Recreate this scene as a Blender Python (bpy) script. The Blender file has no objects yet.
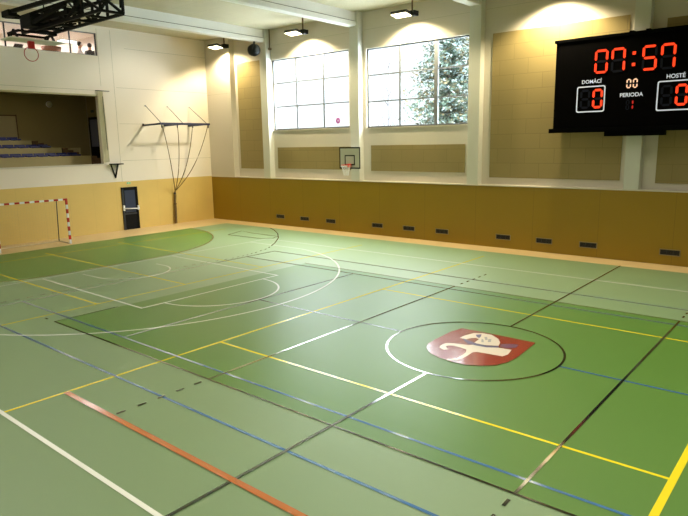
import bpy, bmesh, math, random
from mathutils import Vector, Matrix
from mathutils.geometry import tessellate_polygon
random.seed(7)
SC = bpy.context.scene
COL = SC.collection
PI = math.pi
YC = -11.4

# ------------------------------------------------------------------ materials
MATS = {}
def s2l(c):
    return tuple((x/12.92 if x <= .04045 else ((x+.055)/1.055)**2.4) for x in c)
def mat(name, rgb, rough=.6, metal=0., spec=.5, emit=None, estr=0., noise=0., nscale=3., bump=0., bscale=40., coat=0.):
    if name in MATS: return MATS[name]
    m = bpy.data.materials.new(name); m.use_nodes = True
    nt = m.node_tree; b = nt.nodes['Principled BSDF']
    c = s2l(tuple(v/255. for v in rgb))+(1.,)
    b.inputs['Base Color'].default_value = c
    b.inputs['Roughness'].default_value = rough
    b.inputs['Metallic'].default_value = metal
    b.inputs['Specular IOR Level'].default_value = spec
    b.inputs['Coat Weight'].default_value = coat
    if emit:
        b.inputs['Emission Color'].default_value = s2l(tuple(v/255. for v in emit))+(1.,)
        b.inputs['Emission Strength'].default_value = estr
    tc = nt.nodes.new('ShaderNodeTexCoord')
    if noise:
        n = nt.nodes.new('ShaderNodeTexNoise'); n.inputs['Scale'].default_value = nscale; n.inputs['Detail'].default_value = 5
        nt.links.new(tc.outputs['Object'], n.inputs['Vector'])
        mx = nt.nodes.new('ShaderNodeMix'); mx.data_type = 'RGBA'
        mx.inputs[6].default_value = tuple(v*(1-noise) for v in c[:3])+(1,)
        mx.inputs[7].default_value = tuple(min(1, v*(1+noise)) for v in c[:3])+(1,)
        nt.links.new(n.outputs['Fac'], mx.inputs[0]); nt.links.new(mx.outputs[2], b.inputs['Base Color'])
    if bump:
        n2 = nt.nodes.new('ShaderNodeTexNoise'); n2.inputs['Scale'].default_value = bscale; n2.inputs['Detail'].default_value = 3
        nt.links.new(tc.outputs['Object'], n2.inputs['Vector'])
        bp = nt.nodes.new('ShaderNodeBump'); bp.inputs['Strength'].default_value = bump; bp.inputs['Distance'].default_value = .02
        nt.links.new(n2.outputs['Fac'], bp.inputs['Height']); nt.links.new(bp.outputs['Normal'], b.inputs['Normal'])
    MATS[name] = m
    return m

def panel_mat(name, rgb, axis, pitch, rough=.5, seam=.72, grain=.10):
    """sheet panelling: vertical seams every `pitch` metres along a world axis, faint wood grain"""
    m = mat(name, rgb, rough, noise=grain, nscale=1.2)
    nt = m.node_tree; b = nt.nodes['Principled BSDF']
    src = b.inputs['Base Color'].links[0].from_socket
    g = nt.nodes.new('ShaderNodeNewGeometry'); sp = nt.nodes.new('ShaderNodeSeparateXYZ')
    nt.links.new(g.outputs['Position'], sp.inputs[0])
    d = nt.nodes.new('ShaderNodeMath'); d.operation = 'DIVIDE'; d.inputs[1].default_value = pitch
    nt.links.new(sp.outputs[axis], d.inputs[0])
    f = nt.nodes.new('ShaderNodeMath'); f.operation = 'FRACT'; nt.links.new(d.outputs[0], f.inputs[0])
    lt = nt.nodes.new('ShaderNodeMath'); lt.operation = 'LESS_THAN'; lt.inputs[1].default_value = .012
    nt.links.new(f.outputs[0], lt.inputs[0])
    mx = nt.nodes.new('ShaderNodeMix'); mx.data_type = 'RGBA'
    mx.inputs[7].default_value = tuple(v*seam for v in s2l(tuple(v/255. for v in rgb)))+(1,)
    nt.links.new(lt.outputs[0], mx.inputs[0]); nt.links.new(src, mx.inputs[6]); nt.links.new(mx.outputs[2], b.inputs['Base Color'])
    return m

def brick_mat(name, rgb, axis, w, h, mortar=.012, dark=.78, rough=.85):
    m = mat(name, rgb, rough, bump=.35, bscale=60)
    nt = m.node_tree; b = nt.nodes['Principled BSDF']
    g = nt.nodes.new('ShaderNodeNewGeometry'); sp = nt.nodes.new('ShaderNodeSeparateXYZ'); cb = nt.nodes.new('ShaderNodeCombineXYZ')
    nt.links.new(g.outputs['Position'], sp.inputs[0]); nt.links.new(sp.outputs[axis], cb.inputs[0]); nt.links.new(sp.outputs[2], cb.inputs[1])
    br = nt.nodes.new('ShaderNodeTexBrick'); nt.links.new(cb.outputs[0], br.inputs['Vector'])
    c = s2l(tuple(v/255. for v in rgb))
    br.inputs['Color1'].default_value = c+(1,); br.inputs['Color2'].default_value = tuple(v*.93 for v in c)+(1,)
    br.inputs['Mortar'].default_value = tuple(v*dark for v in c)+(1,)
    br.inputs['Scale'].default_value = 1.; br.inputs['Mortar Size'].default_value = mortar
    br.inputs['Brick Width'].default_value = w; br.inputs['Row Height'].default_value = h
    nt.links.new(br.outputs['Color'], b.inputs['Base Color'])
    return m

SAGE = mat('sage_floor', (120,144,100), .46, spec=.9, noise=.03, nscale=.5)
DARKG = mat('dark_green_floor', (82,122,42), .42, spec=.65, noise=.03, nscale=.5)
TAN = mat('tan_floor', (206,178,128), .45, spec=.4, noise=.05, nscale=1.5)
def paint(name, rgb, rough=.11, ior=1.5):
    m = mat(name, rgb, rough, spec=1., coat=1.); q = m.node_tree.nodes['Principled BSDF']
    q.inputs['Coat IOR'].default_value = ior; q.inputs['Coat Roughness'].default_value = .09
    return m
P_WHITE = mat('paint_white', (240,240,228), .22, spec=.6); P_BLACK = paint('paint_black', (22,24,22), .11, 2.)
P_BLUE = paint('paint_blue', (70,116,166), .14, 1.8); P_YEL = mat('paint_yellow', (236,214,44), .17, spec=.7); P_OR = paint('paint_orange', (186,106,50), .2)
P_RED = paint('paint_crimson', (150,14,26), .2); P_CREAM = paint('paint_cream', (240,226,205), .3); P_NAVY = paint('paint_navy', (50,44,110), .3)
P_PURP = paint('paint_purple', (105,50,95), .3); P_GREY = paint('paint_grey', (170,165,165), .3); P_DULL = paint('paint_dull', (104,100,100), .25)
WHITEWALL = mat('white_wall', (232,222,208), .8, noise=.02, nscale=.8)
JOINT = mat('wall_joint', (176,172,152), .9)
WHITEP = mat('white_plaster', (208,200,188), .75)
COLM = mat('column_paint', (206,206,198), .7)
BEAMM = mat('beam_concrete', (218,216,208), .7, noise=.03)
BEAMD = mat('beam_groove', (120,118,104), .8)
CEIL = panel_mat('ceiling_panels', (186,178,150), 1, 1.2, .85, .8, .08)
OCHW = panel_mat('ochre_panel_long_shaded', (146,116,6), 0, 2.44, .45, .86, .05)  # same panelling as the end wall, darkened: backlit shade put into the colour
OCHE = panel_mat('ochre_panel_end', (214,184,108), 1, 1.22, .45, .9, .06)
BLOCK = brick_mat('tan_acoustic_block', (150,132,86), 0, 1.15, .56)
BLACK = mat('black_steel', (8,8,10), .7, spec=.2)
DKGREY = mat('dark_grey', (40,42,46), .5)
STEEL = mat('galvanised_steel', (170,172,172), .35, metal=.8)
WHITEM = mat('white_metal', (236,238,238), .4)
FRAMEM = mat('window_frame_grey', (104,108,114), .5)
RED = mat('red_gloss', (176,24,22), .35)
REDB = mat('ring_orange', (214,62,34), .4)
SEATB = mat('blue_plastic', (28,36,104), .45)
SEATR = mat('red_plastic', (170,40,30), .45)
ROPE = mat('rope_hemp', (120,98,62), .9, bump=.4, bscale=80)
CURT = mat('curtain_cream', (222,214,192), .85)
BEIGE = mat('tribune_beige', (170,156,112), .85)
GALW = mat('gallery_wall', (156,142,96), .9)
BROWN = mat('brown_step', (96,70,46), .7)
ROOMW = mat('lounge_wall', (240,230,220), .85)
BOARD = mat('board_translucent', (205,215,200), .25)
LCD = mat('scoreboard_face', (4,3,4), .9, spec=.05)
SCB = mat('scoreboard_case', (4,4,5), .9, spec=.05)
SEG_ON = mat('led_red', (120,20,10), .4, emit=(255,62,22), estr=.95)
SEG_DIM = mat('led_dim_red', (120,20,10), .4, emit=(225,30,25), estr=.5)
SEG_OFF = mat('led_off', (26,28,44), .8, spec=.1)
SEG_W = mat('led_cream', (200,180,160), .4, emit=(255,196,160), estr=.75)
WTXT = mat('white_lettering', (225,228,240), .5, emit=(215,222,245), estr=.3)
VENTM = mat('vent_frame', (140,124,86), .5)
SLOTM = mat('vent_dark', (28,24,22), .7)
LAMPG = mat('lamp_glow', (255,240,200), .5, emit=(255,240,196), estr=5.)
LAMPC = mat('lounge_lamp_glow', (255,255,250), .5, emit=(255,252,245), estr=5.)
DGLASS = mat('door_glass', (58,68,92), .12, spec=.7)  # bluish reflection on the pane is put into the base colour
GREEN = mat('sign_green', (40,140,70), .5, emit=(60,190,90), estr=.3)
SKIN = mat('skin', (205,150,120), .6); HAIR = mat('dark_hair', (34,26,24), .6)
SHIRTW = mat('shirt_white', (236,222,222), .8); SHIRTD = mat('shirt_dark', (46,34,34), .8)
WICK = mat('wicker_brown', (150,96,70), .7); PINK = mat('sticker_pink', (216,120,200), .5)
SNOW = mat('snow_ground', (226,232,238), .8); BARK = mat('bark', (96,88,82), .9); BIRCH = mat('birch_bark', (58,56,62), .8)
NEED = mat('frosted_needles', (36,54,42), .8, noise=.35, nscale=1.5); NEEDW = mat('frost', (108,122,124), .8); NEEDY = mat('olive_needles', (72,64,38), .8, noise=.3, nscale=2.)

def glass_mat():
    m = bpy.data.materials.new('window_glass'); m.use_nodes = True; nt = m.node_tree; nt.nodes.clear()
    o = nt.nodes.new('ShaderNodeOutputMaterial'); t = nt.nodes.new('ShaderNodeBsdfTransparent'); g = nt.nodes.new('ShaderNodeBsdfGlossy')
    g.inputs['Roughness'].default_value = .03
    t.inputs[0].default_value = (.96,.98,.98,1)
    mx = nt.nodes.new('ShaderNodeMixShader'); mx.inputs[0].default_value = .06
    nt.links.new(t.outputs[0], mx.inputs[1]); nt.links.new(g.outputs[0], mx.inputs[2]); nt.links.new(mx.outputs[0], o.inputs[0])
    return m
GLASS = glass_mat()

# ------------------------------------------------------------------ mesh builder
class MB:
    def __init__(s): s.bm = bmesh.new(); s.mats = []
    def mi(s, m):
        if m not in s.mats: s.mats.append(m)
        return s.mats.index(m)
    def box(s, x0, x1, y0, y1, z0, z1, m, bev=0.):
        b2 = bmesh.new()
        r = bmesh.ops.create_cube(b2, size=1.)
        for v in b2.verts:
            v.co = Vector((x0+(v.co.x+.5)*(x1-x0), y0+(v.co.y+.5)*(y1-y0), z0+(v.co.z+.5)*(z1-z0)))
        if bev: bmesh.ops.bevel(b2, geom=b2.edges[:], offset=bev, segments=2, affect='EDGES', profile=.5)
        s.merge(b2, m)
        return s
    def merge(s, b2, m, M=None, smooth=False):
        i = s.mi(m); mp = {}
        for v in b2.verts: mp[v] = s.bm.verts.new(M @ v.co if M else v.co)
        for f in b2.faces:
            try: nf = s.bm.faces.new([mp[v] for v in f.verts])
            except ValueError: continue
            nf.material_index = i; nf.smooth = smooth
        b2.free(); return s
    def obox(s, c, ux, uy, uz, m):
        """oriented box: centre, three half-extent vectors"""
        b2 = bmesh.new(); bmesh.ops.create_cube(b2, size=2.)
        c = Vector(c); ux, uy, uz = Vector(ux), Vector(uy), Vector(uz)
        for v in b2.verts: v.co = c+ux*v.co.x+uy*v.co.y+uz*v.co.z
        return s.merge(b2, m)
    def bar(s, a, b, w, m, h=None):
        a, b = Vector(a), Vector(b); d = (b-a); L = d.length; d.normalize()
        up = Vector((0,0,1)) if abs(d.z) < .95 else Vector((1,0,0))
        sd = d.cross(up).normalized(); up = sd.cross(d)
        return s.obox((a+b)/2, d*L/2, sd*w/2, up*(h or w)/2, m)
    def tube(s, pts, r, m, n=8, cap=True):
        i = s.mi(m); pts = [Vector(p) for p in pts]; rings = []
        for k, p in enumerate(pts):
            d = (pts[min(k+1, len(pts)-1)]-pts[max(k-1, 0)]).normalized()
            up = Vector((0,0,1)) if abs(d.z) < .9 else Vector((1,0,0))
            sd = d.cross(up).normalized(); up = sd.cross(d)
            rr = r[k] if isinstance(r, (list, tuple)) else r
            rings.append([s.bm.verts.new(p+sd*rr*math.cos(2*PI*j/n)+up*rr*math.sin(2*PI*j/n)) for j in range(n)])
        for k in range(len(rings)-1):
            for j in range(n):
                f = s.bm.faces.new([rings[k][j], rings[k][(j+1)%n], rings[k+1][(j+1)%n], rings[k+1][j]]); f.material_index = i; f.smooth = True
        if cap:
            for rg in (rings[0][::-1], rings[-1]):
                f = s.bm.faces.new(rg); f.material_index = i
        return s
    def lathe(s, c, prof, m, n=16, axis='z'):
        i = s.mi(m); rings = []
        for r, h in prof:
            ring = []
            for j in range(n):
                a = 2*PI*j/n; v = Vector((r*math.cos(a), r*math.sin(a), h))
                if axis == 'y': v = Vector((v.x, v.z, v.y))
                if axis == 'x': v = Vector((v.z, v.x, v.y))
                ring.append(s.bm.verts.new(Vector(c)+v))
            rings.append(ring)
        for k in range(len(rings)-1):
            for j in range(n):
                f = s.bm.faces.new([rings[k][j], rings[k][(j+1)%n], rings[k+1][(j+1)%n], rings[k+1][j]]); f.material_index = i; f.smooth = True
        for rg in (rings[0][::-1], rings[-1]):
            f = s.bm.faces.new(rg); f.material_index = i
        return s
    def face(s, pts, m):
        i = s.mi(m); f = s.bm.faces.new([s.bm.verts.new(p) for p in pts]); f.material_index = i
        return s
    def flat(s, poly, z, m):
        """concave flat polygon lying on the floor, facing up"""
        i = s.mi(m); vs = [s.bm.verts.new((x, y, z)) for x, y in poly]
        for t in tessellate_polygon([[Vector((x, y, 0)) for x, y in poly]]):
            f = s.bm.faces.new([vs[q] for q in t]); f.material_index = i; f.normal_update()
            if f.normal.z < 0: f.normal_flip()
        return s
    def line(s, pts, w, z, m, closed=False):
        """painted floor line of width w through 2-D points"""
        n = len(pts); L = []; Rr = []
        for k in range(n):
            a = Vector(pts[(k-1) % n if closed else max(k-1, 0)]); b = Vector(pts[(k+1) % n if closed else min(k+1, n-1)])
            d = (b-a).normalized(); nn = Vector((-d.y, d.x))*w/2; p = Vector(pts[k])
            L.append(p+nn); Rr.append(p-nn)
        i = s.mi(m)
        for k in range(n if closed else n-1):
            j = (k+1) % n
            f = s.bm.faces.new([s.bm.verts.new((q.x, q.y, z)) for q in (Rr[k], Rr[j], L[j], L[k])]); f.material_index = i
        return s
    def build(s, name, parent=None, recalc=True):
        if recalc: bmesh.ops.recalc_face_normals(s.bm, faces=s.bm.faces[:])
        me = bpy.data.meshes.new(name); s.bm.to_mesh(me); s.bm.free()
        for m in s.mats: me.materials.append(m)
        o = bpy.data.objects.new(name, me); COL.objects.link(o)
        if parent:
            o.parent = parent; bpy.context.view_layer.update() if False else None
            o.matrix_parent_inverse = Matrix.Translation(-parent.location) if parent.type == 'EMPTY' and not parent.parent and parent.get('abs') else Matrix.Identity(4)
        return o

def tag(o, label=None, cat=None, group=None, kind=None):
    if label: o['label'] = label
    if cat: o['category'] = cat
    if group: o['group'] = group
    if kind: o['kind'] = kind
    return o
def thing(name, loc, label, cat, group=None):
    """an Empty at the thing's base; its parts are modelled in coordinates local to it"""
    o = bpy.data.objects.new(name, None); COL.objects.link(o); o.location = loc; o.empty_display_size = .2
    return tag(o, label, cat, group)
def struct(o): o['kind'] = 'structure'; return o
def copy_tree(o, loc=None, parent=None):
    c = o.copy(); COL.objects.link(c)
    if parent: c.parent = parent
    for ch in list(o.children): copy_tree(ch, None, c)
    if loc is not None: c.location = loc
    return c
def arc(cx, cy, r, a0, a1, n=48):
    return [(cx+r*math.cos(math.radians(a0+(a1-a0)*k/n)), cy+r*math.sin(math.radians(a0+(a1-a0)*k/n))) for k in range(n+1)]

# ------------------------------------------------------------------ floor and its markings
X1, Y1, ZC = 44., -24.6, 10.1
b = MB(); b.box(0, X1, Y1, 0, -.2, 0, TAN)
floor = struct(b.build('floor'))
b = MB(); b.flat([(2.45, -1.07), (2.45, -21.6), (X1-2.4, -21.6), (X1-2.4, -1.07)], .003, SAGE)
tag(b.build('court_surface', floor, recalc=False), 'pale sage green sports floor surface')
b = MB()
D = [(2.45, -2.0-1.5)] if False else []
dp = [(2.45, -3.5)]+[q for q in arc(2.25, -9.62, 6.12, 88, 0, 30)]+[q for q in arc(2.25, -12.7, 6.12, 0, -88, 30)]+[(2.45, -18.8)]
b.flat(dp, .005, DARKG)
tag(b.build('goal_area', floor, recalc=False), 'dark green goal area with curved front edge')
b = MB(); b.flat([(13.95, -6.88), (32.1, -6.88), (32.1, -15.92), (13.95, -15.92)], .005, DARKG)
tag(b.build('volleyball_court', floor, recalc=False), 'dark green rectangle in the middle of the floor')

W5 = .055
b = MB(); z = .007                                  # yellow
for x0, x1, ya, yb in ((18.54, 27.47, -18.9, -2.0), (4.25, 13.2, -20.3, -2.6)):
    b.line([(x0, ya), (x0, yb)], W5, z, P_YEL); b.line([(x1, ya if x0 < 10 else -20.4), (x1, yb)], W5 if x0 < 10 else .095, z, P_YEL)
    b.line([(x0, ya), (x1, ya)], W5, z-.0002, P_YEL)
for y in (-8.42, -14.41): b.line([(18.54, y), (27.47, y)], W5, z-.0004, P_YEL)
for y in (-8.24, -11.5, -14.4): b.line([(3.6, y), (13.2, y)], W5, z-.0004, P_YEL)
tag(b.build('yellow_line', floor, recalc=False), 'yellow court lines')
b = MB(); z = .009                                  # blue tennis court
for y in (-5.77, -7.25, -15.54, -16.9):
    b.line([(11.2, y), (35., y)], W5, z, P_BLUE)
b.line([(11.2, -5.77), (11.2, -16.9)], W5, z-.0003, P_BLUE); b.line([(35., -5.77), (35., -16.9)], W5, z-.0003, P_BLUE)
for x in (16.5, 29.7): b.line([(x, -7.25), (x, -15.54)], W5, z-.0003, P_BLUE)
b.line([(16.5, -11.42), (21.3, -11.42)], W5, z-.0005, P_BLUE); b.line([(24.9, -11.42), (29.7, -11.42)], W5, z-.0005, P_BLUE)
b.line([(-0+2.5, -16.9), (11.2, -16.9)], W5, z, P_BLUE)
tag(b.build('blue_line', floor, recalc=False), 'blue tennis court lines')
b = MB(); z = .011                                  # white basketball court
b.line([(8.6, -3.72), (8.6, -18.9)], W5, z, P_WHITE)
b.line([(8.6, -3.72), (37.6, -3.72)], W5, z-.0003, P_WHITE); b.line([(8.6, -18.9), (37.6, -18.9)], W5+.015, z-.0003, P_WHITE)
b.line([(37.6, -3.72), (37.6, -18.9)], W5, z, P_WHITE)
for sgn, bx in ((1, 8.6), (-1, 37.6)):
    b.line([(bx, -8.83), (bx+sgn*6.02, -8.9), (bx+sgn*6.02, -13.9), (bx, -13.84)][0:2], W5, z-.0006, P_WHITE)
    b.line([(bx+sgn*6.02, -8.87), (bx+sgn*6.02, -13.93)], W5, z-.0004, P_WHITE)
    b.line([(bx, -13.84), (bx+sgn*6.02, -13.9)], W5, z-.0006, P_WHITE)
    a0 = (-90, 90) if sgn > 0 else (90, 270)
    b.line(arc(bx+sgn*6.02, YC+.02, 1.82, a0[0], a0[1]), W5, z-.0008, P_WHITE)
    b.line(arc(bx+sgn*1.4, YC+.02, 1.25, a0[0], a0[1], 24), W5, z-.0008, P_WHITE)
    b.line([(bx+sgn*.4, -12.67), (bx+sgn*1.4, -12.63)], W5, z-.0005, P_WHITE); b.line([(bx+sgn*.9, -10.13), (bx+sgn*1.4, -10.13)], W5, z-.0005, P_WHITE)
    al = math.degrees(math.asin(6.62/6.72))
    pa = arc(bx+sgn*2.0, YC, 6.72, -al, al) if sgn > 0 else arc(bx+sgn*2.0, YC, 6.72, 180-al, 180+al)
    b.line(pa, W5, z-.001, P_WHITE)
    for yy in (YC-6.62, YC+6.62): b.line([(bx, yy), (bx+sgn*3.1, yy)], W5, z-.001, P_WHITE)
tag(b.build('white_line', floor, recalc=False), 'white basketball court lines')
b = MB(); z = .013                                  # black volleyball and centre lines
W5 = .045
b.line([(23.1, -21.6), (23.1, -13.25)], W5+.01, z, P_BLACK); b.line([(23.1, -9.62), (23.1, -1.07)], W5, z, P_BLACK)
b.line(arc(23.1, -11.43, 1.8, 0, 360, 80)[:-1], W5, z, P_BLACK, closed=True)
for x in (20.08, 26.05):
    b.line([(x, -15.92), (x, -6.88)], W5, z-.0003, P_BLACK)
    for k in range(5):
        for y0 in (-6.55+k*.38, -16.24-k*.38):
            b.line([(x, y0), (x, y0+(.16))], W5, z-.0003, P_BLACK)
b.line([(13.95, -6.88), (32.1, -6.88)], .03, z-.0005, P_BLACK); b.line([(13.95, -15.92), (32.1, -15.92)], .04, z-.0005, P_BLACK)
b.line([(32.1, -15.92), (32.1, -6.88)], W5, z-.0008, P_BLACK)
b.line([(13.45, -15.92), (13.6, -15.92)], W5, z, P_BLACK)
b.line([(13.95, -15.92), (13.95, -14.2)], .03, z-.0008, P_BLACK)
tag(b.build('black_line', floor, recalc=False), 'black volleyball lines and centre circle')
b = MB(); z = .015                                  # dull handball free throw line, dashed, then solid near the corner
A9 = [(10.85, -8.9), (11.02, -7.9), (10.98, -7.2), (10.85, -6.5), (10.52, -5.5), (9.76, -4.38), (8.84, -3.27), (7.82, -2.33), (6.76, -1.56), (6.0, -1.12)]
seg = []
yy = -16.
while yy < -8.9: b.line([(10.85, yy), (10.85, yy+.17)], W5, z, P_DULL); yy += .36
fine = []
for k in range(len(A9)-1):
    for t in range(8): fine.append((A9[k][0]+(A9[k+1][0]-A9[k][0])*t/8, A9[k][1]+(A9[k+1][1]-A9[k][1])*t/8))
fine.append(A9[-1])
k = 0
while k < len(fine)-1:
    dash = k < 34
    j = min(k+(1 if dash else 2), len(fine)-1)
    b.line([fine[k], fine[j]], W5, z+.0001*(k % 3), P_DULL)
    k += 3 if dash else 2
b.line([(2.5, -3.5)]+dp[1:-1], .05, z, P_DULL)
BOXP = [(6.07, -3.93), (5.6, -2.7), (6.52, -2.89), (8.52, -2.96), (8.66, -3.45), (8.3, -3.85)]
b.line(BOXP+[BOXP[0]], .055, z+.0008, P_DULL)
tag(b.build('dull_line', floor, recalc=False), 'dark dashed free throw line')
b = MB(); b.line([(18.56, -17.85), (24.6, -17.87)], .10, .0165, P_OR)
tag(b.build('orange_line', floor, recalc=False), 'single orange line')

SHIELD = [(22.28, -10.42), (22.86, -10.4), (23.48, -10.4), (24.02, -10.4), (24.06, -11.08), (24.08, -11.51), (24.05, -11.82), (23.94, -12.11), (23.74, -12.3), (23.46, -12.44), (23.16, -12.45), (22.85, -12.4), (22.58, -12.28), (22.35, -12.06), (22.24, -11.82), (22.21, -11.51), (22.2, -10.8)]
BODY = [(22.96, -11.38), (23.07, -11.27), (23.31, -11.25), (23.52, -11.16), (23.81, -11.12), (23.87, -11.41), (23.83, -11.59), (23.55, -11.62), (23.3, -11.66), (23.25, -11.73), (23.26, -11.95), (23.26, -12.18), (23.22, -12.32), (23.12, -12.40), (23.05, -12.44), (23.04, -12.36), (23.1, -12.33), (23.16, -12.23), (23.16, -12.05), (23.14, -11.82), (23.07, -11.66), (22.91, -11.62), (22.74, -11.6), (22.64, -11.66), (22.63, -11.76), (22.69, -11.80), (22.77, -11.87), (22.70, -11.96), (22.55, -11.87), (22.51, -11.74), (22.52, -11.56), (22.6, -11.5), (22.72, -11.45)]
NECK = [(22.58, -11.06), (22.59, -10.87), (22.66, -10.6), (22.82, -10.48), (23.04, -10.46), (23.27, -10.62), (23.42, -10.83), (23.49, -11.05), (23.27, -11.17), (22.99, -11.2), (22.96, -10.9), (22.87, -10.87), (22.79, -10.94), (22.74, -11.1)]
BELT = [(22.66, -11.06), (22.76, -11.09), (22.93, -11.15), (23.07, -11.19), (23.29, -11.19), (23.5, -11.06), (23.54, -11.16), (23.33, -11.29), (23.09, -11.32), (22.9, -11.30), (22.75, -11.18)]
TAIL = [(23.48, -10.92), (23.66, -10.77), (23.8, -10.75), (23.83, -10.95), (23.7, -11.08), (23.54, -11.1)]
MANES = [[(22.76, -10.67), (22.85, -10.57), (22.91, -10.72), (22.93, -10.84), (22.84, -10.78)], [(22.98, -10.70), (23.03, -10.66), (23.13, -10.83), (23.10, -10.88)], [(23.12, -10.78), (23.17, -10.74), (23.25, -10.93), (23.20, -10.97)], [(23.0, -10.86), (23.04, -10.86), (23.14, -11.03), (23.09, -11.05)]]
b = MB(); b.flat(SHIELD, .017, P_RED)
for k in range(1): b.flat(BODY, .018, P_CREAM); b.flat(NECK, .0181, P_CREAM)
b.flat(BELT, .0186, P_NAVY); b.flat(TAIL, .0186, P_PURP)
b.flat(MANES[0], .0187, P_NAVY)
for q in MANES[1:]: b.flat(q, .0187, P_GREY)
tag(b.build('court_emblem', floor, recalc=False), 'crimson shield emblem with white rearing animal in the centre circle')

# ------------------------------------------------------------------ shell: long window wall
WY = .35
COLX = [4.5, 10.55, 16.65, 22.72, 28.8, 34.9, 41.0]
WIN = [(4.98, 10.2, 4.97, 8.53), (11.22, 16.46, 4.92, 8.43)]
b = MB()
b.box(0, X1, 0, .5, -.2, 2.46, OCHW)                      # lower impact panelling
b.box(0, X1, -.012, .5, 2.46, 2.5, WHITEP)
struct(b.build('wall_right_panelling'))
b = MB()
def wbox(x0, x1, z0, z1): b.box(x0, x1, WY, WY+.3, z0, z1, WHITEP)
wbox(0, 4.98, 2.5, 10.6); wbox(4.98, 10.2, 2.5, 4.97); wbox(4.98, 10.2, 8.53, 10.6); wbox(10.2, 11.22, 2.5, 10.6)
wbox(11.22, 16.46, 2.5, 4.92); wbox(11.22, 16.46, 8.43, 10.6); wbox(16.46, X1, 2.5, 10.6)
b.box(0, 2.08, 0, WY, 2.5, 10.6, WHITEP)                  # flush white return beside the corner
for x0, x1 in ((5.05, 10.5), (11.1, 16.6), (17.2, 22.7)): b.box(x0, x1, WY-.004, WY, 9.25, 9.262, JOINT)
b.box(0, 2.08, -.003, 0, 7.05, 7.062, JOINT)
struct(b.build('wall_right'))
b = MB()
for x0, x1, z0, z1 in ((2.3, 4.3, 2.95, 8.62), (5.28, 10.3, 2.98, 4.08), (11.5, 16.38, 2.95, 4.12), (17.5, 22.5, 2.78, 8.32), (23.65, 28.6, 2.72, 8.05), (29.6, 34.7, 2.7, 8.)):
    b.box(x0, x1, WY-.035, WY, z0, z1, BLOCK)
struct(b.build('trim_1_wall_blocks'))
for i, x in enumerate(COLX):
    b = MB(); b.box(x, x+.5, 0, WY, 2.5, 10.6, COLM, .012)
    o = b.build('column'); o['kind'] = 'structure'
# windows
for i, (x0, x1, z0, z1) in enumerate(WIN):
    mul = ((6.69, .07), (8.53, .09)) if i == 0 else ((13.04, .09), (14.88, .18))
    e = bpy.data.objects.new('window_%d' % (i+1), None); COL.objects.link(e); e['kind'] = 'structure'
    b = MB(); y0, y1 = WY+.10, WY+.18
    b.box(x0, x1, y0, y1, z0, z0+.07, FRAMEM); b.box(x0, x1, y0, y1, z1-.06, z1, FRAMEM)
    b.box(x0, x0+.07, y0, y1, z0, z1, FRAMEM); b.box(x1-.07, x1, y0, y1, z0, z1, FRAMEM)
    for mx, w in mul: b.box(mx-w/2, mx+w/2, y0-.01, y1, z0, z1, FRAMEM)
    for k in (1, 2):
        zz = z0+(z1-z0)*k/3; b.box(x0, x1, y0+.01, y1, zz-.03, zz+.03, FRAMEM)
    f = b.build('window_frame', e)
    b = MB(); b.box(x0+.05, x1-.05, y1-.02, y1-.012, z0+.05, z1-.05, GLASS); b.build('pane', e)
    b = MB(); b.box(x0, x1, WY-.05, y0, z0-.04, z0, WHITEP); b.build('window_sill', e)
# a faint pink flower sticker on the glass
b = MB(); cx, cz = 9.36, 5.32
for k in range(6):
    a = k*PI/3; b.lathe((cx+.09*math.cos(a), WY+.155, cz+.09*math.sin(a)), [(.065, 0), (.065, .003)], PINK, 10, 'y')
tag(b.build('flower_sticker'), 'small pink flower sticker on the lower right pane of the left window', 'sticker')

# ------------------------------------------------------------------ shell: end wall
OY0, OY1, OZ0, OZ1 = -15.5, -6.6, 3.42, 6.72       # tribune opening
LY0, LY1, LZ0, LZ1 = -15.5, -6.42, 8.62, 9.68      # lounge window
b = MB(); EX = -.3
b.box(EX, 0, Y1, 0, -.2, 2.5, OCHE)
struct(b.build('wall_left_panelling'))
b = MB()
b.box(EX, 0, OY1, 0, 2.5, 8.62, WHITEWALL); b.box(EX, 0, LY1, 0, 8.62, 10.6, WHITEWALL)
b.box(EX, 0, Y1, OY1, 2.5, OZ0, WHITEWALL); b.box(EX, 0, Y1, OY1, OZ1, LZ0, WHITEWALL); b.box(EX, 0, Y1, LY1, LZ1, 10.6, WHITEWALL)
b.box(EX, 0, Y1, OY0, OZ0, OZ1, WHITEWALL); b.box(EX, 0, Y1, LY0, LZ0, LZ1, WHITEWALL)
g = .004
for zz in (3.55, 5.4, 7.17, 9.1): b.box(0, g, -5.6 if zz < 9 else -5.0, 0, zz, zz+.014, JOINT)
b.box(0, g, -5.72, -5.705, 2.5, 9.9, JOINT); b.box(0, g, -6.42, -6.405, 7.2, 9.9, JOINT); b.box(0, g, -12, -6.6, 6.98, 6.995, JOINT)
b.box(0, .04, OY0, OY1+.1, OZ0-.05, OZ0+.02, WHITEP)
b.box(0, .05, OY0, OY1, OZ1, OZ1+.06, mat('cream_strip', (190,184,140), .7))
struct(b.build('wall_left'))

# other walls and ceiling
b = MB(); b.box(X1, X1+.3, Y1, .5, -.2, 10.6, WHITEWALL); struct(b.build('wall_far_end'))
b = MB(); b.box(EX, X1, Y1-.3, Y1, -.2, 10.6, WHITEWALL); struct(b.build('wall_near'))
b = MB()
b.box(EX, X1, Y1, .7, 10.02, 10.3, CEIL)
struct(b.build('ceiling'))
for i, x in enumerate([4.44, 10.5, 16.6, 22.7, 28.8, 34.9, 41.0]):
    b = MB(); c = x+.25
    b.box(c-.13, c+.13, Y1, 0, 9.62, 10.02, BEAMM); b.box(c-.2, c+.2, Y1, 0, 9.40, 9.60, BEAMM, .01); b.box(c-.14, c+.14, Y1, 0, 9.58, 9.64, BEAMD)
    o = b.build('ceiling_beam'); o['kind'] = 'structure'

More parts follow.
